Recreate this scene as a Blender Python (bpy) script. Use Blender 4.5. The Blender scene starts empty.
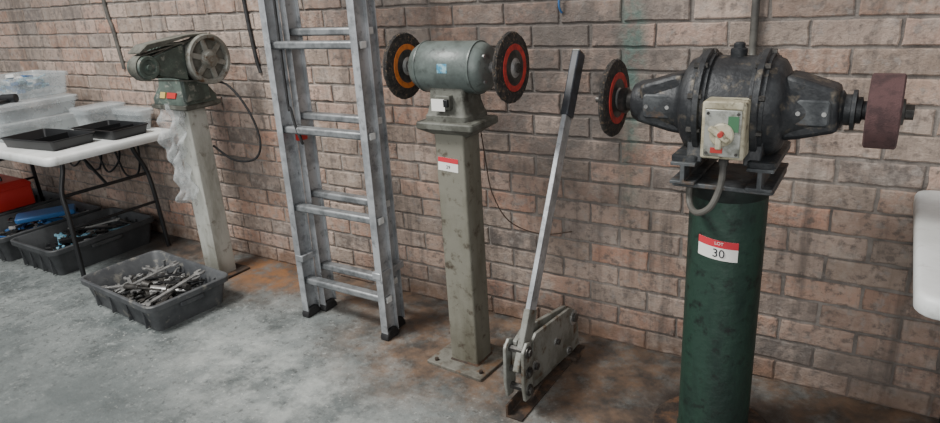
import bpy, bmesh, math, random
from mathutils import Vector, Matrix, noise
random.seed(7)
R = random.uniform
scene = bpy.context.scene
COL = scene.collection

# ------------------------------------------------------------------ materials
def lin(h):
    h = h.lstrip('#'); o = []
    for i in (0, 2, 4):
        c = int(h[i:i+2], 16)/255
        o.append(c/12.92 if c <= .04045 else ((c+.055)/1.055)**2.4)
    return (*o, 1)

def sq(v, k=.6): return .5+(v-.5)*k

def mat(name, col, col2=None, scale=12, lo=.4, hi=.65, rough=.5, metal=0., bump=.0, bscale=60,
        spot=None, sscale=30, slo=.62, shi=.68, trans=0., alpha=1., stretch=None):
    m = bpy.data.materials.new(name); m.use_nodes = True
    nt = m.node_tree; N = nt.nodes; L = nt.links
    b = N['Principled BSDF']
    tc = N.new('ShaderNodeTexCoord')
    c1 = lin(col)
    b.inputs['Base Color'].default_value = c1
    b.inputs['Roughness'].default_value = rough
    b.inputs['Metallic'].default_value = metal
    b.inputs['Transmission Weight'].default_value = trans
    b.inputs['Alpha'].default_value = alpha
    last = None
    def noisefac(sc, lo, hi, det=6, st=None):
        n = N.new('ShaderNodeTexNoise'); n.inputs['Scale'].default_value = sc; n.inputs['Detail'].default_value = det
        n.inputs['Roughness'].default_value = .65
        src = tc.outputs['Object']
        if st:
            mp = N.new('ShaderNodeMapping'); mp.inputs['Scale'].default_value = st
            L.new(src, mp.inputs['Vector']); src = mp.outputs[0]
        L.new(src, n.inputs['Vector'])
        r = N.new('ShaderNodeMapRange'); r.inputs['From Min'].default_value = sq(lo); r.inputs['From Max'].default_value = sq(hi)
        L.new(n.outputs['Fac'], r.inputs['Value']); return r.outputs['Result']
    if col2:
        mx = N.new('ShaderNodeMix'); mx.data_type = 'RGBA'
        mx.inputs[6].default_value = c1; mx.inputs[7].default_value = lin(col2)
        L.new(noisefac(scale, lo, hi, 6, stretch), mx.inputs[0]); last = mx.outputs[2]
    if spot:
        mx = N.new('ShaderNodeMix'); mx.data_type = 'RGBA'
        if last: L.new(last, mx.inputs[6])
        else: mx.inputs[6].default_value = c1
        mx.inputs[7].default_value = lin(spot)
        L.new(noisefac(sscale, slo, shi, 10), mx.inputs[0]); last = mx.outputs[2]
    if last: L.new(last, b.inputs['Base Color'])
    if bump:
        n = N.new('ShaderNodeTexNoise'); n.inputs['Scale'].default_value = bscale; n.inputs['Detail'].default_value = 5
        L.new(tc.outputs['Object'], n.inputs['Vector'])
        bp = N.new('ShaderNodeBump'); bp.inputs['Strength'].default_value = bump; bp.inputs['Distance'].default_value = .01
        L.new(n.outputs['Fac'], bp.inputs['Height']); L.new(bp.outputs['Normal'], b.inputs['Normal'])
    return m

M = dict(
 green=mat('dark_green_paint', '#21392f', '#152822', 7, rough=.5, bump=.3, bscale=34, spot='#0e1613', sscale=26, slo=.56, shi=.80, stretch=(1, 1, .3)),
 greend=mat('dark_grimy_paint', '#14211d', '#0d1412', 12, rough=.6, bump=.3, bscale=34),
 cast=mat('blackened_cast_iron', '#292b2e', '#3f4143', 14, .45, .75, rough=.5, metal=.3, bump=.25, bscale=70, spot='#6b6255', sscale=22, slo=.6, shi=.85),
 castbase=mat('base_iron', '#34373a', '#55585a', 10, rough=.55, metal=.3, bump=.25, spot='#5d4a3a', sscale=18, slo=.55, shi=.8),
 hammer=mat('grey_green_enamel', '#5c6562', '#474e4b', 8, rough=.42, bump=.12, bscale=90, spot='#383d3b', sscale=22, slo=.62, shi=.8),
 castgrey=mat('grey_casting', '#62635c', '#484841', 12, rough=.65, bump=.25, bscale=50, spot='#35322c', sscale=22, slo=.58, shi=.76),
 ped=mat('weathered_grey_paint', '#77756a', '#5c594c', 5, .4, .7, rough=.65, bump=.18, bscale=30, spot='#443b2f', sscale=22, slo=.58, shi=.8, stretch=(1, 1, .3)),
 ped2=mat('pale_grey_paint', '#aeafa8', '#8b8b82', 6, rough=.6, bump=.15, spot='#6b645a', sscale=18, slo=.60, shi=.85, stretch=(1, 1, .3)),
 olive=mat('olive_green_enamel', '#4d5952', '#39423d', 10, rough=.42, bump=.2, spot='#7a7c74', sscale=26, slo=.6, shi=.75),
 alu=mat('dull_aluminium', '#b9bcbf', '#989b9e', 8, rough=.45, metal=.5, bump=.06, spot='#7c7e80', sscale=24, slo=.58, shi=.8),
 rung=mat('rung_aluminium', '#8f9294', '#6d7072', 15, rough=.5, metal=.5, bump=.1),
 steel=mat('bright_steel', '#aaaaa8', '#7c7c7c', 16, rough=.38, metal=.6, bump=.08),
 dsteel=mat('dark_steel', '#54524f', '#353433', 16, rough=.45, metal=.6, bump=.15),
 greysteel=mat('painted_steel', '#8a8b85', '#6c6b63', 9, rough=.5, metal=.2, bump=.15, spot='#57432f', sscale=20, slo=.58, shi=.76),
 rusty=mat('rusty_plate', '#43382f', '#2b2420', 14, rough=.85, metal=.1, bump=.4, spot='#5d4330', sscale=18, slo=.5, shi=.75),
 plateg=mat('dusty_base_plate', '#75736b', '#56524a', 10, rough=.8, metal=.1, bump=.3, spot='#5f4a37', sscale=14, slo=.55, shi=.75),
 rubber=mat('black_rubber', '#1b1b1c', '#2a2a2b', 20, rough=.65, bump=.1),
 grip=mat('handle_grip', '#23262b', '#343840', 20, rough=.5),
 bristle=mat('black_bristle', '#1e1d1c', '#3a3531', 60, rough=.8, bump=.9, bscale=250, spot='#6a5947', sscale=90, slo=.6, shi=.72),
 orange=mat('orange_fibre', '#c8702a', '#a85d26', 40, rough=.6),
 red=mat('red_fibre', '#b8352e', '#8f2a26', 40, rough=.6),
 abras=mat('maroon_abrasive', '#553d3d', '#412f30', 30, rough=.9, bump=.4, bscale=300),
 cream=mat('cream_enamel', '#b4ae98', '#928b75', 14, rough=.5, spot='#554d3d', sscale=34, slo=.57, shi=.74, bump=.1),
 silverplate=mat('switch_plate', '#a9aaa4', '#77786f', 25, rough=.4, metal=.5),
 swgreen=mat('switch_green', '#3f6b4c', rough=.5), swred=mat('switch_red', '#a3322c', rough=.5),
 white=mat('white_plastic', '#dcdedd', '#cbcdcb', 4, rough=.45, bump=.04, bscale=120, spot='#b5b4ae', sscale=14, slo=.62, shi=.85),
 paper=mat('label_paper', '#e6e4df', rough=.6), redlab=mat('label_red', '#c62f3c', rough=.6), ink=mat('label_ink', '#23242c', rough=.6),
 bluelab=mat('name_plate_blue', '#3f7f9d', '#8fb3bd', 60, rough=.4),
 crate=mat('grey_crate_plastic', '#515355', '#404245', 7, rough=.5, bump=.08, spot='#77756f', sscale=18, slo=.6, shi=.78),
 crated=mat('dark_crate_plastic', '#303234', '#3f4143', 7, rough=.55, bump=.08),
 black=mat('black_plastic', '#17181a', rough=.4), 
 clear=mat('clear_plastic', '#ccd3d5', '#b3bbbe', 9, rough=.2, alpha=.38),
 film=mat('plastic_film', '#d8dcdd', '#b2b8ba', 30, rough=.2, alpha=.4, bump=.5, bscale=40),
 blue=mat('blue_plastic', '#2f5f92', rough=.4), redp=mat('red_plastic', '#b02a25', rough=.4),
 yellow=mat('yellow_plastic', '#b8a05a', rough=.4),
 conduit=mat('grey_conduit', '#56544f', '#403e3b', 10, rough=.6),
 wire=mat('brown_wire', '#4d3d32', rough=.6),
)

# ------------------------------------------------------------------ mesh helpers
def P_box(c, s, Rm=None, top=(1, 1)):
    v = []
    for z in (-.5, .5):
        for x, y in ((-.5, -.5), (.5, -.5), (.5, .5), (-.5, .5)):
            k = top if z > 0 else (1, 1)
            p = Vector((x*s[0]*k[0], y*s[1]*k[1], z*s[2]))
            if Rm: p = Rm @ p
            v.append(p+Vector(c))
    return v, [(0, 3, 2, 1), (4, 5, 6, 7), (0, 1, 5, 4), (1, 2, 6, 5), (2, 3, 7, 6), (3, 0, 4, 7)]

def frame(ax):
    ax = Vector(ax).normalized()
    u = ax.orthogonal().normalized()
    if abs(ax.z) < .9:
        u = (Vector((0, 0, 1)) - ax*ax.z).normalized()
    return ax, u, ax.cross(u)

def P_lathe(prof, o, ax, seg=36, closed=False, jit=0., jmin=0.):
    ax, u, w = frame(ax); o = Vector(o); v = []; f = []
    js = [1+R(-jit, jit) for _ in range(seg)]
    for s, r in prof:
        for i in range(seg):
            a = 2*math.pi*i/seg
            rr = r*(js[i] if r > jmin else 1)
            v.append(o+ax*s+(u*math.cos(a)+w*math.sin(a))*rr)
    n = len(prof)
    for k in range(n if closed else n-1):
        k2 = (k+1) % n
        for i in range(seg):
            j = (i+1) % seg
            f.append((k*seg+i, k*seg+j, k2*seg+j, k2*seg+i))
    if not closed:
        f.append(tuple(range(seg))[::-1]); f.append(tuple((n-1)*seg+i for i in range(seg)))
    return v, f

def P_cyl(p0, p1, r, seg=24, ch=.0, r2=None):
    p0 = Vector(p0); p1 = Vector(p1); Ln = (p1-p0).length
    r2 = r if r2 is None else r2
    if ch: pr = [(0, r-ch), (ch, r), (Ln-ch, r2), (Ln, r2-ch)]
    else: pr = [(0, r), (Ln, r2)]
    return P_lathe(pr, p0, p1-p0, seg)

def P_tube(pts, r, seg=8, sub=6):
    pts = [Vector(p) for p in pts]
    if len(pts) > 2 and sub > 1:
        q = [pts[0]]+pts+[pts[-1]]; out = []
        for i in range(1, len(q)-2):
            a, b, c, d = q[i-1], q[i], q[i+1], q[i+2]
            for k in range(sub):
                t = k/sub
                out.append(.5*((2*b)+(c-a)*t+(2*a-5*b+4*c-d)*t*t+(3*b-a-3*c+d)*t**3))
        out.append(pts[-1]); pts = out
    v = []; f = []; n = len(pts); u = None
    for i, p in enumerate(pts):
        t = (pts[min(i+1, n-1)]-pts[max(i-1, 0)]).normalized()
        u = t.orthogonal().normalized() if u is None else (u-t*u.dot(t)).normalized()
        w = t.cross(u)
        for k in range(seg):
            a = 2*math.pi*k/seg
            v.append(p+(u*math.cos(a)+w*math.sin(a))*r)
    for i in range(n-1):
        for k in range(seg):
            j = (k+1) % seg
            f.append((i*seg+k, i*seg+j, (i+1)*seg+j, (i+1)*seg+k))
    f.append(tuple(range(seg))[::-1]); f.append(tuple((n-1)*seg+k for k in range(seg)))
    return v, f

def P_prism(pts, axis, a0, a1):
    v = []
    for a in (a0, a1):
        for p, q in pts:
            v.append(Vector({'x': (a, p, q), 'y': (p, a, q), 'z': (p, q, a)}[axis]))
    n = len(pts)
    f = [tuple(range(n)), tuple(range(2*n-1, n-1, -1))]
    for i in range(n):
        j = (i+1) % n
        f.append((i, i+n, j+n, j))
    return v, f

def rrect(hx, hy, r, n=5):
    r = max(min(r, hx*.98, hy*.98), .0005); o = []
    for cx, cy, a0 in ((hx-r, hy-r, 0), (-hx+r, hy-r, 90), (-hx+r, -hy+r, 180), (hx-r, -hy+r, 270)):
        for k in range(n+1):
            a = math.radians(a0+90*k/n); o.append((cx+r*math.cos(a), cy+r*math.sin(a)))
    return o

def P_loft(cx, cy, hx, hy, rad, loops, rot=0., caps=(True, True)):
    v = []; f = []; ca, sa = math.cos(rot), math.sin(rot); n = 24
    for ins, z in loops:
        for x, y in rrect(hx-ins, hy-ins, max(rad-ins*.5, .002)):
            v.append(Vector((cx+x*ca-y*sa, cy+x*sa+y*ca, z)))
    for k in range(len(loops)-1):
        for i in range(n):
            j = (i+1) % n
            f.append((k*n+i, k*n+j, (k+1)*n+j, (k+1)*n+i))
    if caps[0]: f.append(tuple(range(n))[::-1])
    if caps[1]: f.append(tuple((len(loops)-1)*n+i for i in range(n)))
    return v, f

def merge(lst):
    V = []; F = []
    for v, f in lst:
        o = len(V); V += list(v); F += [tuple(i+o for i in q) for q in f]
    return V, F

class G:
    def __init__(s, name, loc):
        s.o = bpy.data.objects.new(name, None); s.o.empty_display_size = .1
        s.o.location = loc; COL.objects.link(s.o); s.l = Vector(loc)

def add(name, vf, m, g=None, bevel=0, smooth=True, ang=35, loc=None):
    V, F = vf
    off = g.l if g else Vector(loc or (0, 0, 0))
    me = bpy.data.meshes.new(name)
    me.from_pydata([tuple(Vector(p)-off) for p in V], [], F)
    bm = bmesh.new(); bm.from_mesh(me)
    bmesh.ops.remove_doubles(bm, verts=bm.verts, dist=1e-6)
    bmesh.ops.recalc_face_normals(bm, faces=bm.faces)
    bm.to_mesh(me); bm.free()
    mats = m if isinstance(m, (list, tuple)) else [m]
    for q in mats: me.materials.append(q)
    o = bpy.data.objects.new(name, me); COL.objects.link(o)
    if g: o.parent = g.o
    else: o.location = off
    if bevel:
        b = o.modifiers.new('bevel', 'BEVEL'); b.width = bevel; b.segments = 2; b.limit_method = 'ANGLE'
        b.angle_limit = math.radians(40)
    if smooth:
        me.polygons.foreach_set('use_smooth', [True]*len(me.polygons))
        me.set_sharp_from_angle(angle=math.radians(ang))
    return o

def text(name, s, size, mtx, m, g, ext=.0004):
    c = bpy.data.curves.new(name+'_c', 'FONT'); c.body = s; c.size = size; c.align_x = 'CENTER'; c.align_y = 'CENTER'; c.extrude = ext
    t = bpy.data.objects.new(name+'_t', c); COL.objects.link(t)
    dg = bpy.context.evaluated_depsgraph_get()
    me = bpy.data.meshes.new_from_object(t.evaluated_get(dg))
    bpy.data.objects.remove(t); me.materials.clear(); me.materials.append(m)
    me.transform(Matrix.Translation(-g.l) @ mtx)
    o = bpy.data.objects.new(name, me); COL.objects.link(o); o.parent = g.o
    return o

def face_mtx(p, right, up):
    r = Vector(right).normalized(); u = Vector(up).normalized(); n = r.cross(u)
    m = Matrix((r, u, n)).transposed().to_4x4(); m.translation = Vector(p); return m

# ------------------------------------------------------------------ camera
PSI, TH, RHO = map(math.radians, (33.3, 19.2, 3.6))
fwd = Vector((-math.sin(PSI)*math.cos(TH), math.cos(PSI)*math.cos(TH), -math.sin(TH)))
r0 = Vector((math.cos(PSI), math.sin(PSI), 0)); u0 = r0.cross(fwd)
cr = r0*math.cos(RHO)-u0*math.sin(RHO); cu = u0*math.cos(RHO)+r0*math.sin(RHO)
cam = bpy.data.cameras.new('camera'); co = bpy.data.objects.new('camera', cam); COL.objects.link(co)
mw = Matrix((cr, cu, -fwd)).transposed().to_4x4(); mw.translation = Vector((0, -2.34, 1.46)); co.matrix_world = mw
cam.sensor_width = 36; cam.lens = 660/940*36; cam.clip_start = .05
scene.camera = co

# ------------------------------------------------------------------ shader kit
class Kit:
    def __init__(s, m):
        m.use_nodes = True; s.nt = m.node_tree; s.N = s.nt.nodes; s.L = s.nt.links; s.b = s.N['Principled BSDF']
        s.geo = s.N.new('ShaderNodeNewGeometry'); s.sp = s.N.new('ShaderNodeSeparateXYZ')
        s.pos = s.geo.outputs['Position']; s.L.new(s.pos, s.sp.inputs[0])
    def put(s, sock, q):
        if isinstance(q, bpy.types.NodeSocket): s.L.new(q, sock)
        else: sock.default_value = q
    def nz(s, sc, lo, hi, det=6, to0=0., to1=1., ro=.65, off=None, stretch=None):
        v = s.pos
        if stretch or off:
            mp = s.N.new('ShaderNodeMapping'); s.L.new(v, mp.inputs['Vector'])
            if stretch: mp.inputs['Scale'].default_value = stretch
            if off: mp.inputs['Location'].default_value = off
            v = mp.outputs[0]
        n = s.N.new('ShaderNodeTexNoise'); n.inputs['Scale'].default_value = sc; n.inputs['Detail'].default_value = det
        n.inputs['Roughness'].default_value = ro
        s.L.new(v, n.inputs['Vector'])
        r = s.N.new('ShaderNodeMapRange')
        for i, q in enumerate((sq(lo), sq(hi), to0, to1)): r.inputs[i+1].default_value = q
        s.L.new(n.outputs['Fac'], r.inputs[0]); return r.outputs[0]
    def mix(s, fac, A, B, mode='MIX'):
        x = s.N.new('ShaderNodeMix'); x.data_type = 'RGBA'; x.blend_type = mode
        s.put(x.inputs[0], fac); s.put(x.inputs[6], A); s.put(x.inputs[7], B)
        return x.outputs[2]
    def m(s, op, a, b=0., c=0., clamp=False):
        x = s.N.new('ShaderNodeMath'); x.operation = op; x.use_clamp = clamp
        for i, q in enumerate((a, b, c)): s.put(x.inputs[i], q)
        return x.outputs[0]
    def blob(s, u, v, x, y, rx, ry, st):
        dx = s.m('DIVIDE', s.m('SUBTRACT', u, x), rx); dy = s.m('DIVIDE', s.m('SUBTRACT', v, y), ry)
        d = s.m('SQRT', s.m('ADD', s.m('MULTIPLY', dx, dx), s.m('MULTIPLY', dy, dy)))
        t = s.m('SUBTRACT', 1., d, clamp=True)
        t2 = s.m('MULTIPLY', s.m('MULTIPLY', t, t), s.m('SUBTRACT', 3., s.m('MULTIPLY', t, 2.)))
        return s.m('MULTIPLY', t2, st, clamp=True)
    def bump(s, sc, st, dist, det=8):
        bn = s.N.new('ShaderNodeTexNoise'); bn.inputs['Scale'].default_value = sc; bn.inputs['Detail'].default_value = det; bn.inputs['Roughness'].default_value = .7
        s.L.new(s.pos, bn.inputs['Vector'])
        bp = s.N.new('ShaderNodeBump'); bp.inputs['Strength'].default_value = st; bp.inputs['Distance'].default_value = dist
        s.L.new(bn.outputs['Fac'], bp.inputs['Height']); s.L.new(bp.outputs['Normal'], s.b.inputs['Normal'])

# ------------------------------------------------------------------ brick wall
def brick_wall():
    X0, X1, H = -9.6, 3.0, 4.9
    ch, bl, mj = .086, .240, .011
    V = []; F = []; C = []
    def av(p, c): V.append(p); C.append(c); return len(V)-1
    mc = (.5, 0, 0)
    ids = [av(p, mc) for p in ((X0, 0, 0), (X1, 0, 0), (X1, 0, H), (X0, 0, H))]; F.append(tuple(ids))
    ids2 = [av(p, mc) for p in ((X0, .11, 0), (X1, .11, 0), (X1, .11, H), (X0, .11, H))]; F.append(tuple(ids2[::-1]))
    for i in range(4):
        j = (i+1) % 4; F.append((ids[j], ids[i], ids2[i], ids2[j]))
    pal = [(.45, .295, .225), (.40, .28, .22), (.34, .26, .21), (.27, .22, .19), (.52, .36, .29), (.43, .27, .20),
           (.37, .295, .245), (.17, .145, .13), (.49, .375, .31), (.50, .29, .21)]
    wt = [5, 6, 6, 4, 4, 4, 6, 1.4, 4, 2]
    nz = int(H/ch)
    for k in range(nz):
        z0 = k*ch+mj*.5; z1 = (k+1)*ch-mj*.5
        x = X0+(.12 if k % 2 else 0)
        while x+bl < X1:
            a, b = x+mj*.5+R(-.002, .002), x+bl-mj*.5+R(-.002, .002)
            zz0, zz1 = z0+R(-.0015, .0015), z1+R(-.0015, .0015)
            c = random.choices(pal, wt)[0]; f = R(.78, 1.15); c = tuple(q*f for q in c)
            d = -.007+R(-.002, .002)
            P = []
            nx = 7
            for i in range(nx): P.append((a+(b-a)*i/nx, zz0))
            for i in range(3): P.append((b, zz0+(zz1-zz0)*i/3))
            for i in range(nx): P.append((b-(b-a)*i/nx, zz1))
            for i in range(3): P.append((a, zz1-(zz1-zz0)*i/3))
            P = [(px+R(-.0022, .0022), pz+R(-.0022, .0022)) for px, pz in P]
            n = len(P); cx, cz = (a+b)/2, (zz0+zz1)/2; hx, hz = (b-a)/2, (zz1-zz0)/2
            rA = [av((px, .0, pz), c) for px, pz in P]
            rB = [av((px, d*.55, pz), c) for px, pz in P]
            rC = [av((cx+(px-cx)*(1-.004/hx), d, cz+(pz-cz)*(1-.004/hz)), c) for px, pz in P]
            for q, w in ((rA, rB), (rB, rC)):
                for i in range(n):
                    j = (i+1) % n; F.append((q[i], q[j], w[j], w[i]))
            F.append(tuple(rC))
            x += bl
    me = bpy.data.meshes.new('wall_back'); me.from_pydata(V, [], F)
    at = me.attributes.new('bc', 'FLOAT_COLOR', 'POINT')
    flat = []
    for c in C: flat += [*c, 1]
    at.data.foreach_set('color', flat)
    o = bpy.data.objects.new('wall_back', me); COL.objects.link(o)
    m = bpy.data.materials.new('old_brickwork'); K = Kit(m); N = K.N; L = K.L
    at = N.new('ShaderNodeAttribute'); at.attribute_name = 'bc'
    ca = N.new('ShaderNodeSeparateColor'); L.new(at.outputs['Color'], ca.inputs[0])
    X, Z = K.sp.outputs[0], K.sp.outputs[2]
    ism = K.m('LESS_THAN', ca.outputs[1], .01)
    col = K.mix(K.nz(18, .42, .8, 8, 0, .85), at.outputs['Color'], (.49, .385, .32, 1))
    col = K.mix(K.nz(34, .52, .72, 10, 0, .8), col, (.17, .138, .12, 1))
    col = K.mix(K.nz(8, .60, .78, 8, 0, .5, off=(5, 2, 1)), col, (.53, .465, .41, 1))
    mort = K.mix(K.nz(6, .3, .7), (.15, .132, .12, 1), (.34, .305, .275, 1))
    col = K.mix(ism, col, mort)
    col = K.mix(K.nz(26, .60, .74, 10, 0, .7, off=(1, 7, 3)), col, (.35, .31, .28, 1))
    soot_shade = K.blob(X, Z, -1.10, 1.1, .80, .85, 1.3)  # soot plus shadow right of the centre grinder, both painted into the brick colour
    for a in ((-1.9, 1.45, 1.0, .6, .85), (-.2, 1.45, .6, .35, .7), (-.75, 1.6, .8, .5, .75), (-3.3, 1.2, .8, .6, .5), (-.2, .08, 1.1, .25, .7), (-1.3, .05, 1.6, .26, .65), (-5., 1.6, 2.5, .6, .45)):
        soot_shade = K.m('MAXIMUM', soot_shade, K.blob(X, Z, *a))
    soot_shade = K.m('MULTIPLY', soot_shade, K.nz(6, .2, .7, 8, .35, 1.1))
    soot_shade = K.m('MINIMUM', K.m('MAXIMUM', soot_shade, K.nz(1.7, .48, .95, 6, 0, .6)), .84)
    col = K.mix(soot_shade, col, (.082, .073, .068, 1))
    drip = K.nz(9, .52, .8, 6, 0, .65, stretch=(1.6, 1, .12))
    col = K.mix(drip, col, (.10, .086, .077, 1))
    gs = K.m('MULTIPLY', K.blob(X, Z, -.80, 1.25, .07, 1.0, 1.3), K.nz(16, .35, .6))
    col = K.mix(K.m('MULTIPLY', gs, .5), col, (.08, .18, .155, 1))
    rust = K.m('MULTIPLY', K.blob(X, Z, -3., .0, 7., .14, 1.4), K.nz(10, .3, .6))
    col = K.mix(K.m('MULTIPLY', rust, .7), col, (.17, .098, .06, 1))
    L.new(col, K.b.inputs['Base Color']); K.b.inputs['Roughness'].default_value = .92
    K.bump(60, .9, .01)
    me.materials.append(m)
brick_wall()

# ------------------------------------------------------------------ floor
def floor():
    m = bpy.data.materials.new('worn_concrete')
    add('floor', P_box((-3.3, -3.0, -.05), (12.6, 6.3, .1)), m, smooth=False)
    K = Kit(m); X, Y = K.sp.outputs[0], K.sp.outputs[1]
    col = K.mix(K.nz(2.0, .3, .7, 8), (.115, .132, .132, 1), (.225, .245, .24, 1))
    col = K.mix(K.nz(5, .45, .75, 12, 0, .9, .75), col, (.06, .07, .07, 1))
    col = K.mix(K.nz(11, .58, .75, 12, 0, .7, .8, off=(3, 1, 0)), col, (.36, .38, .37, 1))
    col = K.mix(K.nz(30, .56, .68, 12, 0, .9, .8, off=(9, 1, 0)), col, (.05, .055, .054, 1))
    col = K.mix(K.nz(50, .62, .72, 12, 0, .8, .8, off=(2, 8, 0)), col, (.50, .51, .48, 1))
    br = K.m('MULTIPLY', K.blob(X, Y, -1.9, -.85, 1.2, .5, .9), K.nz(6, .38, .72, 10, 0, .9))  # pool of light on the floor, painted in as paler scuffed concrete
    col = K.mix(br, col, (.44, .46, .44, 1))
    dk = K.m('MULTIPLY', K.blob(X, Y, -2.8, -1.5, 1.8, .62, 1.3), K.nz(4, .25, .7, 10, .2, 1))
    col = K.mix(dk, col, (.085, .10, .10, 1))
    rs = K.blob(X, Y, -1.35, -.35, .95, .62, 1.3)
    for a in ((-.37, -.4, .95, .8, 1.5), (-3., -.15, 1.0, .5, 1.2), (-2.1, 0, 9, .45, 1.6), (-.95, -.25, .7, .7, 1.2), (.6, -.3, 1.2, .8, 1.3)):
        rs = K.m('MAXIMUM', rs, K.blob(X, Y, *a))
    rs = K.m('MULTIPLY', rs, K.nz(5, .2, .62, 12, .15, 1.15, .72), clamp=True)
    rc = K.mix(K.nz(9, .3, .75, 10), (.052, .043, .037, 1), (.18, .108, .065, 1))
    col = K.mix(K.m('MINIMUM', rs, .93), col, rc)
    ors = K.m('MULTIPLY', K.blob(X, Y, -2.75, -.12, .5, .3, 1.5), K.nz(10, .35, .65, 10, .1, 1))
    col = K.mix(ors, col, (.24, .12, .055, 1))
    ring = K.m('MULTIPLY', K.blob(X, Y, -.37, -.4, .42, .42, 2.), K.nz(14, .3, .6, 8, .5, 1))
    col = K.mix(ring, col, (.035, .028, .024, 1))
    col = K.mix(K.blob(X, Y, -4.6, -.1, 1.6, .9, 1.2), col, (.035, .037, .038, 1))  # shade under the left table, painted into the floor colour
    K.L.new(col, K.b.inputs['Base Color'])
    K.L.new(K.nz(9, .3, .7, 6, .45, .8), K.b.inputs['Roughness'])
    K.bump(35, .5, .008, 10)
floor()

def wheel(g, name, x, y, z, r, w, core, bm=None, side=1):
    ax = (1, 0, 0)
    bm = bm or M['bristle']
    add(name+'_bristles', P_lathe([(-w*.35, r*.3), (-w*.5, r*.62), (-w*.32, r*.97), (0, r), (w*.32, r*.97), (w*.5, r*.62), (w*.35, r*.3)], (x, y, z), ax, 96, jit=.012, jmin=r*.9), bm, g)
    if core:
        add(name+'_ring', P_lathe([(-w*.56, r*.50), (-w*.6, r*.66), (w*.6, r*.66), (w*.56, r*.50)], (x, y, z), ax, 48, closed=True), core, g)
    add(name+'_face', P_lathe([(-w*.62, r*.3), (-w*.55, r*.5), (w*.55, r*.5), (w*.62, r*.3)], (x, y, z), ax, 40), M['dsteel'], g)
    add(name+'_flange', P_lathe([(-w*.9, r*.12), (-w*.9, r*.2), (-w*.6, r*.28), (w*.6, r*.28), (w*.9, r*.2), (w*.9, r*.12)], (x, y, z), ax, 32), M['steel'], g)

def label(g, p, right, up, w, h, redfrac=.3, name='price_label', num=None):
    mt = face_mtx(p, right, up)
    n = Vector(right).normalized().cross(Vector(up).normalized())
    Rm = mt.to_3x3()
    add(name, P_box(p, (w, h, .0008), Rm), M['paper'], g, smooth=False)
    if redfrac: add(name+'_band', P_box(Vector(p)+Vector(up).normalized()*h*(.5-redfrac/2)+n*.0004, (w, h*redfrac, .001), Rm), M['redlab'], g, smooth=False)
    if num: text(name+'_number', num, h*.62, face_mtx(Vector(p)+n*.0009-Vector(up).normalized()*h*.16, right, up), M['ink'], g)

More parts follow.
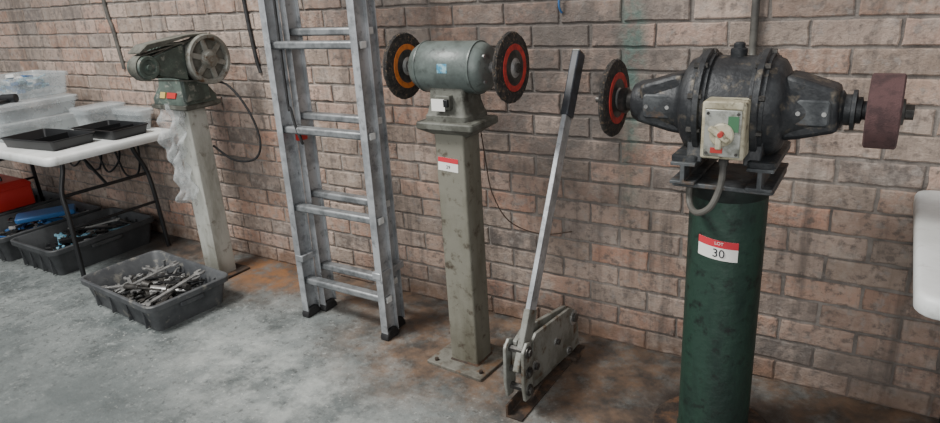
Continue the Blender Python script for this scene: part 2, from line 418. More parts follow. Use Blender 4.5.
# ------------------------------------------------------------------ right polishing machine
def machine_right():
    X, Y, Z = -.367, -.40, 1.09
    g = G('pedestal_polishing_machine', (X, Y, 0))
    add('pedestal_tube', P_lathe([(.012, .112), (.03, .108), (.81, .108), (.84, .108)], (X, Y, 0), (0, 0, 1), 64), M['green'], g)
    add('pedestal_collar', P_lathe([(.835, .108), (.838, .1095), (.876, .1095), (.878, .108)], (X, Y, 0), (0, 0, 1), 64), M['greend'], g)
    add('floor_flange', P_lathe([(0, .19), (.010, .19), (.014, .186)], (X, Y, 0), (0, 0, 1), 64), M['rusty'], g)
    add('top_plate', P_loft(X, Y, .134, .125, .01, [(.002, .876), (0, .878), (0, .887), (.002, .889)]), M['castbase'], g)
    for i, sx in enumerate((-1, 1)):
        cx = X+sx*.100
        pr = [(cx-.034, .889), (cx+.034, .889), (cx+.034, .898), (cx+.006, .898), (cx+.006, .942), (cx+.034, .942), (cx+.034, .952), (cx-.034, .952), (cx-.034, .942), (cx-.006, .942), (cx-.006, .898), (cx-.034, .898)]
        add('mount_beam_%d' % (i+1), P_prism(pr, 'y', Y-.145, Y+.145), M['castbase'], g, bevel=.002)
        for yy in (-.12, .12):
            add('mount_bolt', P_cyl((cx+.02*sx, Y+yy, .952), (cx+.02*sx, Y+yy, .968), .011, 6), M['dsteel'], g)
        add('saddle_%d' % (i+1), P_prism([(Y-.13, .952), (Y+.13, .952), (Y+.12, .99), (Y+.10, 1.07), (Y-.10, 1.07), (Y-.12, .99)], 'x', X+sx*.075-.022, X+sx*.075+.022), M['cast'], g, bevel=.004)
        add('mount_foot_%d' % (i+1), P_loft(cx-sx*.0, Y, .036, .135, .012, [(0, .952), (0, .966), (.006, .970)]), M['cast'], g)
    prof = [(-.285, .030), (-.285, .052), (-.268, .062), (-.20, .074), (-.15, .084), (-.135, .092), (-.130, .108), (-.118, .127), (-.095, .136),
            (.095, .136), (.118, .127), (.130, .108), (.135, .092), (.15, .084), (.20, .073), (.235, .062), (.25, .052), (.25, .030)]
    add('motor_body', P_lathe(prof, (X, Y, Z), (1, 0, 0), 72), M['cast'], g, ang=50)
    for i, s in enumerate((-.074, .074)):
        add('clamp_ring_%d' % (i+1), P_lathe([(s-.010, .13), (s-.010, .150), (s-.007, .155), (s+.007, .155), (s+.010, .150), (s+.010, .13)], (X, Y, Z), (1, 0, 0), 72, closed=True), M['cast'], g)
        add('ring_rim_%d' % (i+1), P_lathe([(s-.020, .13), (s-.020, .144), (s+.020, .144), (s+.020, .13)], (X, Y, Z), (1, 0, 0), 72, closed=True), M['cast'], g)
        for k in range(10):
            a = 2*math.pi*(k+.5)/10
            p = Vector((X+s*1.05, Y+.147*math.cos(a), Z+.147*math.sin(a)))
            add('ring_bolt', P_cyl(p-Vector((.018, 0, 0)), p+Vector((.018, 0, 0)), .008, 6), M['dsteel'], g)
    for sx in (-1, 1):
        add('neck_housing', P_prism([(X+sx*.128, Z+.094), (X+sx*.16, Z+.088), (X+sx*.255, Z+.058), (X+sx*.262, Z-.05), (X+sx*.17, Z-.074), (X+sx*.128, Z-.08)], 'y', Y-.064, Y+.064), M['cast'], g, bevel=.012)
        cov = add('neck_cover', P_loft(0, 0, .042, .034, .010, [(0, 0), (0, .010), (.004, .014)]), M['castbase'], g)
        cov.data.transform(Matrix.Translation(g.l))
        cov.data.transform(Matrix.Translation(Vector((X+sx*.198, Y-.062, Z))-g.l) @ Matrix.Rotation(math.radians(90), 4, 'X'))
        for a in (-1, 1):
            add('cover_screw', P_cyl((X+sx*.198+a*.030, Y-.075, Z), (X+sx*.198+a*.030, Y-.082, Z), .006, 8), M['steel'], g)
    add('grease_cap', P_lathe([(0, .022), (.02, .022), (.024, .015), (.034, .015), (.038, .01)], (X, Y, Z+.134), (0, 0, 1), 24), M['cast'], g)
    add('arbor_left', P_lathe([(-.41, .010), (-.36, .010), (-.36, .017), (-.335, .017), (-.33, .036), (-.312, .040), (-.305, .030), (-.285, .030), (-.285, .02)], (X, Y, Z), (1, 0, 0), 32), M['dsteel'], g)
    wheel(g, 'brush_wheel', X-.352, Y, Z+.006, .118, .024, M['red'])
    add('arbor_right', P_lathe([(.25, .03), (.25, .047), (.262, .050), (.268, .040), (.282, .040), (.284, .052), (.293, .052), (.295, .034), (.306, .034), (.308, .024), (.32, .024), (.32, .012), (.418, .012), (.418, .012)], (X, Y, Z), (1, 0, 0), 36), M['cast'], g)
    add('sanding_wheel', P_lathe([(.318, .02), (.318, .088), (.322, .094), (.388, .094), (.392, .088), (.392, .02)], (X, Y, Z), (1, 0, 0), 64), M['abras'], g)
    add('wheel_washer', P_lathe([(.392, .034), (.398, .032), (.40, .014)], (X, Y, Z), (1, 0, 0), 24), M['dsteel'], g)
    add('arbor_nut', P_cyl((X+.399, Y, Z), (X+.418, Y, Z), .019, 6), M['dsteel'], g)
    sx, sy, sz = X+.012, Y-.165, Z-.03
    add('switch_box', P_box((sx, sy, sz), (.108, .075, .15)), M['cream'], g, bevel=.006)
    add('switch_plate', P_box((sx, sy-.039, sz-.006), (.090, .004, .122)), M['silverplate'], g, bevel=.002)
    add('switch_lid', P_box((sx, sy-.030, sz+.066), (.096, .022, .02)), M['cream'], g, bevel=.003)
    add('switch_dial', P_cyl((sx, sy-.040, sz-.008), (sx, sy-.052, sz-.008), .030, 28, .003), M['cream'], g)
    add('dial_green', P_box((sx+.026, sy-.042, sz+.020), (.026, .003, .040)), M['swgreen'], g)
    add('dial_red', P_box((sx-.012, sy-.042, sz-.050), (.030, .003, .014)), M['swred'], g)
    Rh = Matrix.Rotation(math.radians(35), 3, 'Y')
    add('dial_handle', P_box((sx-.004, sy-.060, sz-.005), (.062, .014, .016), Rh), M['cream'], g, bevel=.005)
    add('dial_handle_stem', P_box((sx-.004, sy-.058, sz-.024), (.016, .012, .040)), M['cream'], g, bevel=.004)
    add('dial_knob', P_cyl((sx, sy-.05, sz-.004), (sx, sy-.068, sz-.004), .008, 16, .002), M['swred'], g)
    for a in (-1, 1):
        for b_ in (-1, 1):
            add('plate_screw', P_cyl((sx+a*.037, sy-.041, sz-.006+b_*.052), (sx+a*.037, sy-.045, sz-.006+b_*.052), .004, 8), M['dsteel'], g)
    add('box_gland', P_cyl((sx, sy, sz-.075), (sx, sy, sz-.10), .013, 16), M['dsteel'], g)
    add('flex_conduit', P_tube([(sx, sy, sz-.09), (sx-.002, sy-.005, sz-.15), (sx-.02, sy-.02, .85), (sx-.055, sy-.01, .822), (sx-.085, sy+.03, .822), (sx-.10, sy+.06, .85), (sx-.10, sy+.075, .890)], .009, 10), M['conduit'], g)
    r = .1088
    def patch(a0, a1, z0, z1, rr, tilt=0):
        v = []; f = []; n = 12
        for i in range(n+1):
            a = math.radians(a0+(a1-a0)*i/n)
            dz = tilt*(i/n-.5)
            for z in (z0, z1): v.append(Vector((X+rr*math.cos(a), Y+rr*math.sin(a), z+dz)))
        for i in range(n): f.append((2*i, 2*i+2, 2*i+3, 2*i+1))
        return v, f
    dz = -.042
    add('price_label', patch(-121, -60, .705+dz, .765+dz, r, -.012), M['paper'], g)
    add('price_label_band', patch(-121, -60, .743+dz, .765+dz, r+.0004, -.012), M['redlab'], g)
    aa = math.radians(-88)
    nrm = Vector((math.cos(aa), math.sin(aa), 0)); rt = Vector((-math.sin(aa), math.cos(aa), 0))
    text('label_number', '30', .036, face_mtx(Vector((X, Y, .724+dz))+nrm*(r+.0006), rt+Vector((0, 0, -.1)), (0, 0, 1)), M['ink'], g)
    text('label_lot', 'LOT', .013, face_mtx(Vector((X, Y, .755+dz))+nrm*(r+.0008), rt+Vector((0, 0, -.1)), (0, 0, 1)), M['paper'], g)
machine_right()

# ------------------------------------------------------------------ centre grinder
def machine_mid():
    X, Y, Z = -1.315, -.385, 1.180
    g = G('pedestal_bench_grinder', (X, Y, 0))
    add('base_plate', P_loft(X-.01, Y, .135, .12, .006, [(.001, 0), (0, .002), (0, .012), (.002, .014)], rot=math.radians(-4)), M['plateg'], g)
    for a in (-1, 1):
        for b_ in (-1, 1):
            add('anchor_bolt', P_cyl((X-.01+a*.105, Y+b_*.092, .013), (X-.01+a*.105, Y+b_*.092, .026), .008, 6), M['rusty'], g)
    add('pedestal_column', P_loft(X-.005, Y, .062, .056, .008, [(0, .013), (0, .95)]), M['ped'], g)
    add('weld_bead', P_loft(X-.005, Y, .068, .062, .01, [(0, .013), (.007, .022)]), M['rusty'], g)
    add('pedestal_head', P_loft(X, Y, .120, .095, .012, [(.057, .938), (.03, .955), (.004, .970), (0, .974), (0, .992), (.004, .997), (.03, 1.002)]), M['castgrey'], g)
    add('grinder_foot', P_loft(X, Y, .088, .078, .018, [(0, 1.0), (0, 1.018), (.006, 1.026), (.016, 1.064), (.018, 1.115)]), M['castgrey'], g)
    prof = [(-.155, .03), (-.153, .055), (-.145, .072), (-.128, .082), (-.112, .086), (-.108, .089), (.108, .089), (.112, .086), (.128, .082), (.145, .072), (.153, .055), (.155, .03)]
    add('motor_body', P_lathe(prof, (X, Y, Z), (1, 0, 0), 64), M['hammer'], g, ang=50)
    for s in (-.110, .110):
        add('end_seam', P_lathe([(s-.003, .08), (s-.003, .0905), (s+.003, .0905), (s+.003, .08)], (X, Y, Z), (1, 0, 0), 64, closed=True), M['hammer'], g)
    for k in range(4):
        a = math.radians(45+90*k)
        p = Vector((X+.148, Y+.060*math.cos(a), Z+.060*math.sin(a)))
        add('end_screw', P_cyl(p, p+Vector((.007, 0, 0)), .006, 8), M['steel'], g)
    add('spindle', P_lathe([(-.262, .009), (-.19, .009), (-.19, .018), (-.15, .02), (.15, .02), (.19, .018), (.19, .009), (.262, .009)], (X, Y, Z), (1, 0, 0), 24), M['steel'], g)
    wheel(g, 'wire_wheel_a', X-.216, Y, Z, .120, .026, M['orange'])
    wheel(g, 'wire_wheel_b', X+.232, Y, Z, .118, .024, M['red'])
    add('spindle_nut', P_cyl((X+.245, Y, Z), (X+.262, Y, Z), .016, 6), M['dsteel'], g)
    v = []; f = []
    for i in range(9):
        a = math.radians(174+(194-174)*i/8)
        for x in (X-.01, X+.03): v.append(Vector((x, Y+.0896*math.cos(a), Z-.0896*math.sin(a)+0)))
    for i in range(8): f.append((2*i, 2*i+1, 2*i+3, 2*i+2))
    add('name_plate', (v, f), M['bluelab'], g)
    add('switch_housing', P_box((X+.0, Y-.070, 1.068), (.06, .03, .05)), M['castgrey'], g, bevel=.004)
    add('toggle_switch', P_box((X+.018, Y-.089, 1.068), (.018, .012, .026)), M['black'], g, bevel=.002)
    label(g, (X-.018, Y-.0865, 1.060), (1, 0, 0), (0, 0, 1), .056, .042, 0, 'paper_tag')
    label(g, (X-.014, Y-.0567, .838), (1, 0, -.06), (.06, 0, 1), .086, .050, .36, 'price_label')
    text('label_number', '29', .018, face_mtx((X-.014, Y-.0574, .828), (1, 0, -.06), (.06, 0, 1)), M['ink'], g)
    add('power_lead', P_tube([(X, Y+.06, 1.03), (X+.0, Y+.14, .97), (X, Y+.18, .8), (X+.01, Y+.2, .66), (X+.06, Y+.24, .53), (X+.16, Y+.32, .46), (X+.28, Y+.372, .47)], .0024, 8), M['wire'], g)
machine_mid()

# ------------------------------------------------------------------ left belt linisher
def machine_left():
    X, Y, Z = -3.055, -.26, 1.180
    g = G('pedestal_belt_linisher', (X, Y, 0))
    add('base_plate', P_loft(X, Y, .11, .11, .006, [(0, 0), (0, .010), (.002, .012)]), M['rusty'], g)
    add('pedestal_column', P_loft(X, Y, .060, .056, .006, [(0, .012), (0, .945)]), M['ped2'], g)
    add('head_plate', P_loft(X-.01, Y, .14, .11, .01, [(.02, .935), (0, .945), (0, .962), (.004, .966)]), M['castgrey'], g)
    add('motor_foot', P_loft(X-.0, Y-.01, .13, .10, .02, [(0, .966), (.0, .995), (.03, 1.05), (.035, 1.10)]), M['olive'], g)
    prof = [(-.19, .03), (-.188, .055), (-.17, .078), (-.15, .084), (.10, .084), (.12, .07), (.13, .05), (.13, .03)]
    add('motor_body', P_lathe(prof, (X, Y, Z-.01), (1, 0, 0), 48), M['olive'], g, ang=50)
    for k in range(-5, 4):
        add('cooling_fin', P_lathe([(k*.022-.003, .07), (k*.022-.003, .092), (k*.022+.003, .092), (k*.022+.003, .07)], (X-.01, Y, Z-.01), (1, 0, 0), 40, closed=True), M['olive'], g)
    wx = X+.215
    yb, yf = Y, Y-.315
    def hull(r1, r2, n=16):
        pts = []
        for i in range(n+1):
            a = -math.pi/2 + (math.pi)*i/n
            pts.append((yb+r1*math.cos(a), Z+r1*math.sin(a)))
        for i in range(n+1):
            a = math.pi/2+(math.pi)*i/n
            pts.append((yf+r2*math.cos(a), Z-.0+r2*math.sin(a)))
        return pts
    add('drive_collar', P_cyl((X+.12, Y, Z), (wx-.02, Y, Z), .03, 24), M['dsteel'], g)
    add('belt_frame', P_prism(hull(.085, .050), 'x', wx-.075, wx-.045), M['olive'], g, bevel=.003)
    oo = hull(.108, .060, 20); ii = hull(.104, .056, 20); n = len(oo)
    v = []
    for x in (wx-.045, wx+.012):
        for p in oo: v.append(Vector((x, p[0], p[1])))
        for p in ii: v.append(Vector((x, p[0], p[1])))
    f = []
    for i in range(n):
        j = (i+1) % n
        f += [(i, j, 2*n+j, 2*n+i), (n+i, 3*n+i, 3*n+j, n+j), (i, n+i, n+j, j), (2*n+i, 2*n+j, 3*n+j, 3*n+i)]
    add('abrasive_belt', (v, f), M['castgrey'], g)
    add('belt_guard_top', P_prism([(Y+.02, Z+.122), (Y-.10, Z+.122), (Y-.30, Z+.10), (Y-.345, Z+.07), (Y-.345, Z+.062), (Y-.29, Z+.078), (Y-.10, Z+.110), (Y+.02, Z+.114)], 'x', wx-.075, wx+.016), M['castgrey'], g, bevel=.002)
    add('contact_wheel_rim', P_lathe([(-.026, .096), (-.026, .118), (.026, .120), (.032, .114), (.032, .100), (.018, .092)], (wx, yb, Z), (1, 0, 0), 56, closed=True), M['greysteel'], g)
    add('contact_wheel_web', P_lathe([(-.01, .02), (-.01, .098), (.012, .098), (.016, .05), (.016, .02)], (wx, yb, Z), (1, 0, 0), 48), M['castgrey'], g)
    for k in range(6):
        a = math.pi/3*k+.3
        Rm = Matrix.Rotation(-a, 3, 'X')
        c = Vector((wx+.018, yb, Z))+Rm @ Vector((0, .066, 0))
        add('wheel_spoke', P_box(c, (.014, .064, .026), Rm), M['greysteel'], g, bevel=.003)
    add('wheel_hub', P_lathe([(0, .046), (.024, .046), (.032, .034), (.042, .034), (.045, .014)], (wx, yb, Z), (1, 0, 0), 32), M['greysteel'], g)
    add('idler_roller', P_lathe([(-.05, .02), (-.05, .054), (.014, .054), (.02, .048), (.02, .036), (.012, .032), (.012, .016), (.026, .012)], (wx, yf, Z), (1, 0, 0), 40), M['olive'], g)
    add('work_rest', P_box((wx-.02, yf+.14, Z+.088), (.07, .14, .008)), M['castgrey'], g, bevel=.002)
    add('side_cover', P_prism([(yf+.04, Z+.045), (yf+.05, Z-.045), (yb-.12, Z-.085), (yb-.115, Z+.085)], 'x', wx-.03, wx+.008), M['olive'], g, bevel=.006)
    add('brace', P_box((wx-.06, Y-.05, 1.05), (.03, .14, .13)), M['olive'], g, bevel=.006)
    Rb = Matrix.Rotation(math.radians(-20), 3, 'X')
    add('red_badge', P_box((X+.035, Y-.104, 1.012), (.070, .010, .028), Rb), M['redp'], g)
    add('yellow_badge', P_box((X-.035, Y-.104, 1.012), (.040, .010, .030), Rb), M['yellow'], g)
    add('power_lead', P_tube([(X+.12, Y+.03, 1.06), (X+.25, Y+.06, 1.05), (X+.33, Y+.10, .92), (X+.36, Y+.12, .76), (X+.31, Y+.11, .66), (X+.18, Y+.08, .65), (X+.05, Y+.065, .72)], .006, 8), M['rubber'], g)
    V = []; F = []
    nu, nv = 16, 28
    for j in range(nv+1):
        t = j/nv; z = .955-.50*t
        for i in range(nu+1):
            s = i/nu-.5
            w = .17+.05*math.sin(t*7)-.05*t
            V.append(Vector((X-.03+s*w+.02*math.sin(t*9), Y-.085-.03*math.sin(s*14+t*6)-.014*math.sin(t*31+s*9)-.02*t, z+.02*math.sin(s*9))))
    for j in range(nv):
        for i in range(nu):
            a = j*(nu+1)+i; F.append((a, a+1, a+nu+2, a+nu+1))
    add('plastic_film', (V, F), M['film'], g, ang=80)
machine_left()

# ------------------------------------------------------------------ ladder
def ladder():
    g = G('extension_ladder', (-1.99, -.34, 0))
    H = 4.3; sl = .028; sx = -.015
    def rail(cx, cy, z0, z1, name, out):
        w, d, t = .036, .078, .005
        pr = [(-w/2, -d/2), (w/2, -d/2), (w/2, -d/2+t), (t/2, -d/2+t), (t/2, d/2-t), (w/2, d/2-t), (w/2, d/2), (-w/2, d/2), (-w/2, d/2-t), (-t/2, d/2-t), (-t/2, -d/2+t), (-w/2, -d/2+t)]
        v = []
        for z in (z0, z1):
            for x, y in pr: v.append(Vector((cx+x+sx*z, cy+y+sl*z, z)))
        n = len(pr); f = [tuple(range(n))[::-1], tuple(range(n, 2*n))]
        for i in range(n):
            j = (i+1) % n; f.append((i, j, n+j, n+i))
        add(name, (v, f), M['alu'], g, bevel=.0012)
    secs = ((-2.222, -1.740, -.39, .02, 'front', .18), (-2.192, -1.770, -.306, .03, 'rear', .225))
    for xl, xr, y, z0, nm, zr in secs:
        rail(xl, y, z0, H, nm+'_rail_left', -1); rail(xr, y, z0, H, nm+'_rail_right', 1)
        k = 0
        while zr+.358*k < H-.1:
            z = zr+.358*k
            a, b = xl+sx*z-.008, xr+sx*z+.008
            add('%s_rung_%d' % (nm, k+1), P_box(((a+b)/2, y+sl*z, z), (b-a, .046, .032)), M['rung'], g, bevel=.008)
            for q in (a-.002, b+.002):
                add('rung_end_cap', P_box((q, y+sl*z, z), (.010, .034, .028)), M['white'], g, bevel=.003)
            k += 1
        for i, xx in enumerate((xl, xr)):
            add('%s_foot_%d' % (nm, i+1), P_prism([(y-.045, 0), (y+.038, 0), (y+.036, .02), (y+.02, .045), (y-.03, .045), (y-.045, .02)], 'x', xx-.021, xx+.021), M['rubber'], g, bevel=.004)
    for i, xx in enumerate((-1.752, -2.212)):
        add('guide_bracket_%d' % (i+1), P_box((xx+sx*.3, -.35+sl*.3, .30), (.045, .165, .03)), M['alu'], g, bevel=.003)
        add('wall_standoff_%d' % (i+1), P_tube([(xx+sx*4, -.308+sl*4, 4.0), (xx+sx*4, -.008, 4.0)], .014, 12), M['alu'], g)
    add('rung_lock', P_box((-2.19, -.325, .86), (.03, .05, .04)), M['redp'], g, bevel=.006)
    add('hauling_rope', P_tube([(-2.26, -.22, 4.0), (-2.20, -.36, 1.3), (-2.17, -.38, .98), (-2.13, -.38, .84), (-2.18, -.35, .9)], .006), M['rubber'], g)
ladder()

# ------------------------------------------------------------------ lever shear
def shear():
    X = -.98
    g = G('hand_lever_shear', (X, -.38, 0))
    add('foot_bar', P_prism([(X-.03, 0), (X+.035, 0), (X+.035, .008), (X-.022, .008), (X-.022, .05), (X-.03, .05)], 'y', -.655, -.10), M['rusty'], g, bevel=.0015)
    add('foot_cross', P_box((X-.01, -.2, .01), (.12, .045, .016)), M['rusty'], g, bevel=.002)
    add('lower_frame', P_prism([(-.56, .05), (-.56, .12), (-.50, .16), (-.20, .13), (-.115, .10), (-.105, .01), (-.20, .008), (-.47, .03)], 'x', X-.012, X+.002), M['greysteel'], g, bevel=.002)
    add('side_plate', P_prism([(-.545, .085), (-.515, .245), (-.49, .262), (-.20, .225), (-.165, .205), (-.12, .10), (-.12, .02), (-.2, .02)], 'x', X+.004, X+.016), M['greysteel'], g, bevel=.002)
    add('upper_blade_arm', P_prism([(-.60, .17), (-.585, .27), (-.52, .29), (-.17, .215), (-.13, .19), (-.15, .16), (-.50, .19), (-.54, .16)], 'x', X-.030, X-.014), M['greysteel'], g, bevel=.002)
    for y, z, r in ((-.17, .17, .02), (-.51, .14, .014), (-.22, .05, .011), (-.33, .145, .012)):
        add('pivot_bolt', P_cyl((X-.035, y, z), (X+.03, y, z), r, 6), M['dsteel'], g, bevel=.001)
        add('pivot_washer', P_cyl((X+.014, y, z), (X+.020, y, z), r*1.5, 24), M['steel'], g)
    for i, xx in enumerate((X-.045, X+.025)):
        add('link_plate_%d' % (i+1), P_prism([(-.625, .065), (-.585, .06), (-.565, .10), (-.565, .24), (-.575, .275), (-.60, .285), (-.63, .26), (-.635, .12)], 'x', xx, xx+.012), M['greysteel'], g, bevel=.003)
    for y, z in ((-.60, .25), (-.60, .10), (-.60, .17)):
        add('link_pin', P_cyl((X-.055, y, z), (X+.05, y, z), .013, 6), M['dsteel'], g, bevel=.001)
        add('link_boss', P_cyl((X+.036, y, z), (X+.042, y, z), .021, 20), M['dsteel'], g)
    p0 = Vector((X+.008, -.605, .19)); p1 = Vector((X+.008, -.085, 1.195))
    d = (p1-p0); Ln = d.length; d.normalize()
    side = Vector((1, 0, 0)); n = side.cross(d)
    Rm = Matrix((side, n, d)).transposed()
    add('lever_bar', P_box(p0+d*Ln*.41, (.018, .054, Ln*.82), Rm), M['alu'], g, bevel=.002)
    add('lever_root', P_box(p0+d*.09, (.024, .064, .22), Rm), M['greysteel'], g, bevel=.004)
    add('lever_grip', P_box(p0+d*Ln*.895, (.030, .060, Ln*.21), Rm), M['grip'], g, bevel=.005)
    add('lever_cap', P_box(p0+d*Ln*1.0, (.028, .054, .008), Rm), M['greysteel'], g, bevel=.003)
shear()

# ------------------------------------------------------------------ tables
def table(name, x0, x1, y0, y1, H=.74):
    cx, cy = (x0+x1)/2, (y0+y1)/2; hx, hy = (x1-x0)/2, (y1-y0)/2
    g = G(name, (cx, cy, 0))
    add('table_top', P_loft(cx, cy, hx, hy, .045, [(.02, H-.04), (.004, H-.045), (0, H-.04), (0, H-.012), (.004, H-.003), (.012, H), (.03, H-.001)]), M['white'], g, ang=50)
    for i, (xx, s) in enumerate(((x1-.20, 1), (x0+.20, -1))):
        for q, sy in ((0, -1), (1, 1)):
            ym = cy+sy*.20; ye = cy+sy*(hy-.10)
            add('leg_%d' % (i*2+q+1), P_tube([(xx-s*.02, ym, H-.045), (xx-s*.01, cy+sy*.21, H-.12), (xx, cy+sy*.25, H-.24), (xx+s*.02, ye-sy*.01, .35), (xx+s*.03, ye, .0)], .013, 12), M['black'], g)
        add('cross_bar_%d' % (i+1), P_tube([(xx, cy-.255, H-.26), (xx, cy+.255, H-.26)], .010, 10), M['black'], g)
        add('low_bar_%d' % (i+1), P_tube([(xx+s*.022, cy-hy+.115, .30), (xx+s*.022, cy+hy-.115, .30)], .009, 10), M['black'], g)
        add('brace_%d' % (i+1), P_tube([(xx, cy, H-.26), (xx-s*.30, cy, H-.045)], .009, 10), M['black'], g)
        add('hinge_bar_%d' % (i+1), P_tube([(xx-s*.02, cy-hy+.06, H-.050), (xx-s*.02, cy+hy-.06, H-.050)], .011, 10), M['black'], g)
table('folding_table', -5.40, -3.565, -.765, -.03)
table('folding_table', .095, 1.93, -.83, -.02, .79)

# ------------------------------------------------------------------ crates
def crate(name, cx, cy, hx, hy, h, m, rot=0., taper=.03, z=0., rad=.04):
    g = G(name, (cx, cy, z))
    add('crate_shell', P_loft(cx, cy, hx, hy, rad, [(taper, z), (taper*.15, z+h-.03), (-.012, z+h-.03), (-.014, z+h-.004), (-.010, z+h), (.0, z+h), (.006, z+h-.008), (taper+.004, z+.008)], rot), m, g, ang=30)
    ca, sa = math.cos(rot), math.sin(rot)
    def loc(x, y): return (cx+x*ca-y*sa, cy+x*sa+y*ca)
    Rz = Matrix.Rotation(rot, 3, 'Z')
    if h > .1:
        for s in (-1, 1):
            x, y = loc(s*(hx-.004), 0)
            add('handle', P_box((x, y, z+h-.05), (.016, hy*.6, .028), Rz), m, g, bevel=.006)
            for k in (-.5, -.17, .17, .5):
                x, y = loc(k*hx*1.4, s*(hy-taper*.55))
                add('rib', P_box((x, y, z+h*.42), (.008, .022, h*.72), Rz), m, g, bevel=.003)
    return g

def spanner(Ln, w, t=.0045):
    def arc(cx, r, a0, a1, n=7):
        return [(cx+r*math.cos(math.radians(a0+(a1-a0)*i/n)), r*math.sin(math.radians(a0+(a1-a0)*i/n))) for i in range(n+1)]
    h = Ln/2-w*1.2
    right = [(h-w*1.1, -w*.45)]+arc(h, w*1.25, -140, -35)+[(h+w*.9, -w*.45), (h-w*.05, -w*.45), (h-w*.3, 0), (h-w*.05, w*.45), (h+w*.9, w*.45)]+arc(h, w*1.25, 35, 140)+[(h-w*1.1, w*.45)]
    left = [(-x, -y) for x, y in right]
    return P_prism(right+left, 'z', -t, t)

def pile(name, cx, cy, hx, hy, z0, z1, n, rot=0., seed=1, mats=None, sp=.4, big=1., tl=.35, rings=.13):
    rnd = random.Random(seed); mats = mats or [M['dsteel'], M['steel'], M['black']]
    parts = {i: [] for i in range(len(mats))}
    g = G(name, (cx, cy, z0))
    for i in range(n):
        Ln = rnd.uniform(.07, .20)*big; a = rnd.uniform(0, math.pi); tilt = rnd.uniform(-tl, tl)
        mx = max(hx-Ln*abs(math.cos(a))*.5-.01, .01); my = max(hy-Ln*abs(math.sin(a))*.5-.01, .01)
        x, y = rnd.uniform(-mx, mx), rnd.uniform(-my, my)
        lay = i/max(n-1, 1)
        zz = z0+.02+Ln*.5*abs(math.sin(tilt))+(z1-z0)*(lay*.85)*(1-.35*abs(x)/hx)
        px, py = cx+x*math.cos(rot)-y*math.sin(rot), cy+x*math.sin(rot)+y*math.cos(rot)
        Rm = Matrix.Rotation(a+rot, 3, 'Z') @ Matrix.Rotation(tilt, 3, 'Y')
        t = rnd.random(); c = Vector((px, py, zz))
        if t < sp:
            v, f = spanner(Ln*1.15, Ln*.070)
            v = [Rm @ p + c for p in v]
        elif t < sp+.25:
            r = rnd.uniform(.008, .016)*big; d = Rm @ Vector((Ln*.35, 0, 0))
            v, f = P_lathe([(0, r*.6), (0, r), (Ln*.28, r*.85), (Ln*.29, r*.35), (Ln*.75, r*.35), (Ln*.75, r*.2)], c-d, d, 14)
        elif t < sp+.25+rings:
            r = rnd.uniform(.018, .030)*big
            v, f = P_lathe([(-.006, r*.6), (-.006, r), (.006, r), (.006, r*.6)], c, Rm @ Vector((.3, .2, 1)), 20, closed=True)
        else:
            v, f = P_prism([(-Ln*.3, -.018), (Ln*.3, -.018), (Ln*.3, 0), (-Ln*.05, .002), (-Ln*.05, .022), (-Ln*.3, .022)], 'z', -.01, .01)
            v = [Rm @ p + c for p in v]
        parts[rnd.randrange(len(mats))].append((v, f))
    for i, p in parts.items():
        if p: add('piece_set_%d' % (i+1), merge(p), mats[i], g, bevel=.0008)

ra = math.radians(-4)
crate('plastic_crate', -3.045, -.655, .335, .205, .15, M['crate'], ra)
pile('hand_tools_pile', -3.045, -.655, .285, .165, .01, .12, 70, ra, 21, [M['dsteel'], M['steel'], M['black'], M['steel'], M['dsteel']], .66, 1.7, .14, .0)
crate('plastic_crate', -4.11, -.42, .235, .315, .17, M['crated'])
pile('hand_tools_pile', -4.11, -.42, .19, .27, .01, .14, 60, 0, 5, [M['dsteel'], M['steel'], M['bluelab'], M['black'], M['black']], .55, 1.5, .2, .04)
crate('plastic_crate', -4.66, -.45, .235, .315, .17, M['crated'])
pile('spanner_pile', -4.66, -.45, .19, .27, .01, .13, 50, 0, 8, [M['dsteel'], M['steel'], M['blue'], M['white']], .5, 1.2)
crate('plastic_crate', -5.22, -.40, .235, .315, .17, M['crated'])

g = G('blue_tool_case', (-4.60, -.40, .17))
add('case_body', P_loft(-4.60, -.40, .085, .17, .02, [(.004, .172), (0, .178), (0, .196), (.006, .202)], -.5), M['blue'], g)
add('case_handle', P_tube([(-4.645, -.555, .187), (-4.665, -.595, .187), (-4.735, -.56, .187), (-4.72, -.52, .187)], .006), M['black'], g)

zb = .171
g = G('red_toolbox', (-5.22, -.40, zb))
add('box_body', P_loft(-5.22, -.40, .22, .13, .015, [(.004, zb), (0, zb+.006), (0, zb+.13), (.003, zb+.135)]), M['redp'], g)
add('box_lid', P_loft(-5.22, -.40, .224, .134, .015, [(0, zb+.136), (0, zb+.155), (.03, zb+.18), (.04, zb+.182)]), M['redp'], g)
add('box_handle', P_tube([(-5.32, -.40, zb+.18), (-5.31, -.40, zb+.21), (-5.22, -.40, zb+.217), (-5.13, -.40, zb+.21), (-5.12, -.40, zb+.18)], .009), M['black'], g)
add('box_latch', P_box((-5.22, -.537, zb+.135), (.05, .008, .05)), M['steel'], g, bevel=.002)

g = G('hanging_power_leads', (-4.2, -.1, .3))
for k in range(4):
    x = -3.95-.22*k
    add('lead_%d' % (k+1), P_tube([(x, -.06, .69), (x-.02, -.05, .55), (x-.10, -.04, .42+.04*(k % 2)), (x-.22, -.05, .40), (x-.30, -.04, .52), (x-.32, -.05, .69)], .007), M['black'], g)

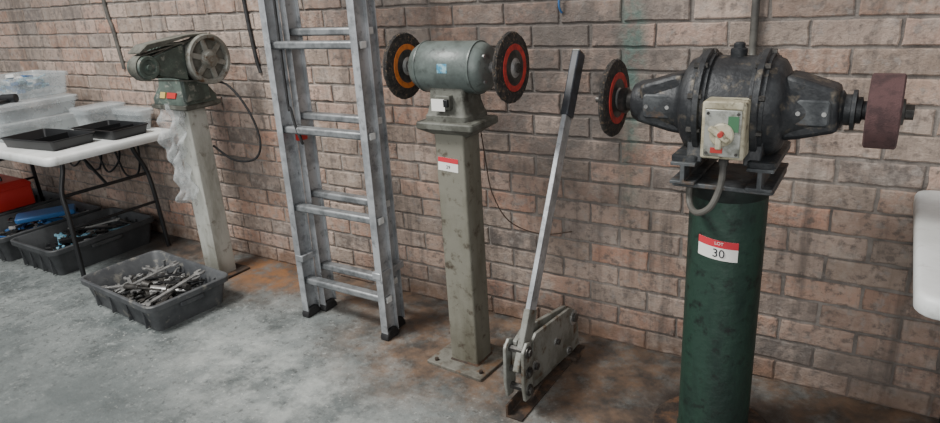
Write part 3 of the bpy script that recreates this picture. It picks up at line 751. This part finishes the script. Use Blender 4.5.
# ------------------------------------------------------------------ things on the table
T = .74
def tray(name, cx, cy, hx, hy, h, m, z=T, rot=0., div=0):
    g = G(name, (cx, cy, z))
    tp = .012
    add('tray_shell', P_loft(cx, cy, hx, hy, .018, [(tp, z+.0005), (0, z+h-.006), (-.006, z+h-.006), (-.006, z+h), (.002, z+h), (tp+.003, z+.004)], rot), m, g)
    Rz = Matrix.Rotation(rot, 3, 'Z')
    for i in range(div):
        x = -hx+2*hx*(i+1)/(div+1)
        add('divider', P_box(Vector((cx, cy, z+h*.45))+Rz @ Vector((x, 0, 0)), (.003, 2*hy-.024, h*.8), Rz), m, g)
    return g
tray('black_parts_tray', -3.94, -.56, .23, .125, .055, M['black'], rot=.10, div=1)
tray('black_parts_tray', -3.82, -.27, .19, .115, .055, M['black'], rot=.05, div=2)

def box_clear(name, cx, cy, hx, hy, h, z, lid=None, rot=0.):
    g = G(name, (cx, cy, z))
    add('container_body', P_loft(cx, cy, hx, hy, .03, [(.02, z+.0005), (.004, z+h-.02), (-.008, z+h-.02), (-.008, z+h), (.002, z+h), (.008, z+h-.01), (.023, z+.004)], rot), M['clear'], g)
    if lid: add('container_lid', P_loft(cx, cy, hx+.008, hy+.008, .03, [(0, z+h), (0, z+h+.008), (.015, z+h+.014)], rot), lid, g)
    return g
box_clear('clear_storage_container', -4.56, -.42, .30, .24, .09, T, M['clear'])
box_clear('clear_storage_container', -4.56, -.41, .29, .23, .09, T+.1045, M['clear'])
box_clear('clear_storage_container', -4.60, -.31, .21, .17, .13, T+.209)
pile('screwdriver_pile', -4.60, -.31, .16, .13, T+.215, T+.31, 60, 0, 12, [M['blue'], M['white'], M['blue'], M['bluelab'], M['clear']], .2, .9)
box_clear('clear_storage_container', -4.10, -.165, .085, .13, .13, T, M['clear'])
box_clear('organizer_case', -3.86, -.092, .14, .05, .11, T, M['clear'])
g = G('rubber_mallet', (-4.33, -.57, T+.2))
add('mallet_handle', P_tube([(-4.31, -.62, T+.222), (-4.355, -.53, T+.222)], .012, 12), M['black'], g)
add('mallet_head', P_cyl((-4.395, -.545, T+.235), (-4.32, -.50, T+.235), .025, 20, .003), M['black'], g)

# ------------------------------------------------------------------ wall services
def wallpipe(name, pts, r, m, clips=()):
    g = G(name, (pts[0][0], 0, pts[0][2]))
    add('pipe', P_tube(pts, r, 12), m, g)
    for (x, z) in clips:
        add('saddle_clip', P_box((x, -.012, z), (.05+r*2, .012, .018)), M['greysteel'], g, bevel=.002)
wallpipe('wall_conduit', [(-.35, -.20, 1.12), (-.39, -.05, 1.16), (-.40, -.02, 1.28), (-.40, -.02, 1.8), (-.40, -.02, 4.8)], .012, M['conduit'], ((-.40, 1.7), (-.40, 3.)))
wallpipe('hanging_cable', [(-2.76, -.012, 1.08), (-2.78, -.014, 1.2), (-2.80, -.014, 1.6), (-2.8, -.014, 2.8), (-2.8, -.014, 4.8)], .010, M['rubber'], ((-2.8, 2.),))
wallpipe('wall_cable', [(-3.98, -.012, 1.08), (-4.0, -.014, 1.3), (-4.04, -.014, 1.8), (-4.04, -.014, 4.8)], .012, M['conduit'], ((-4.04, 2.),))
g = G('wall_hook', (-1.07, 0, 1.42))
add('hook_wire', P_tube([(-1.07, -.006, 1.50), (-1.07, -.02, 1.44), (-1.075, -.025, 1.36), (-1.07, -.012, 1.33)], .004), M['blue'], g)
add('hook_plate', P_box((-1.07, -.009, 1.47), (.02, .01, .08)), M['blue'], g, bevel=.002)

# ------------------------------------------------------------------ light
w = bpy.data.worlds.new('world'); scene.world = w; w.use_nodes = True
bg = w.node_tree.nodes['Background']; bg.inputs[0].default_value = (.95, .97, 1, 1); bg.inputs[1].default_value = .52
def area(name, loc, target, size, sy, power, col=(1, 1, 1)):
    l = bpy.data.lights.new(name, 'AREA'); l.shape = 'RECTANGLE'; l.size = size; l.size_y = sy; l.energy = power; l.color = col
    o = bpy.data.objects.new(name, l); COL.objects.link(o); o.location = loc
    o.rotation_euler = (Vector(target)-Vector(loc)).to_track_quat('-Z', 'Y').to_euler()
area('skylight_strip', (-3.1, -2.4, 4.4), (-1.7, -.5, .4), 1.5, .9, 300, (1, .98, .94))
area('doorway_light', (.6, -6.2, 2.6), (-1.3, 0, .6), 3.5, 2.2, 150, (1, .98, .95))
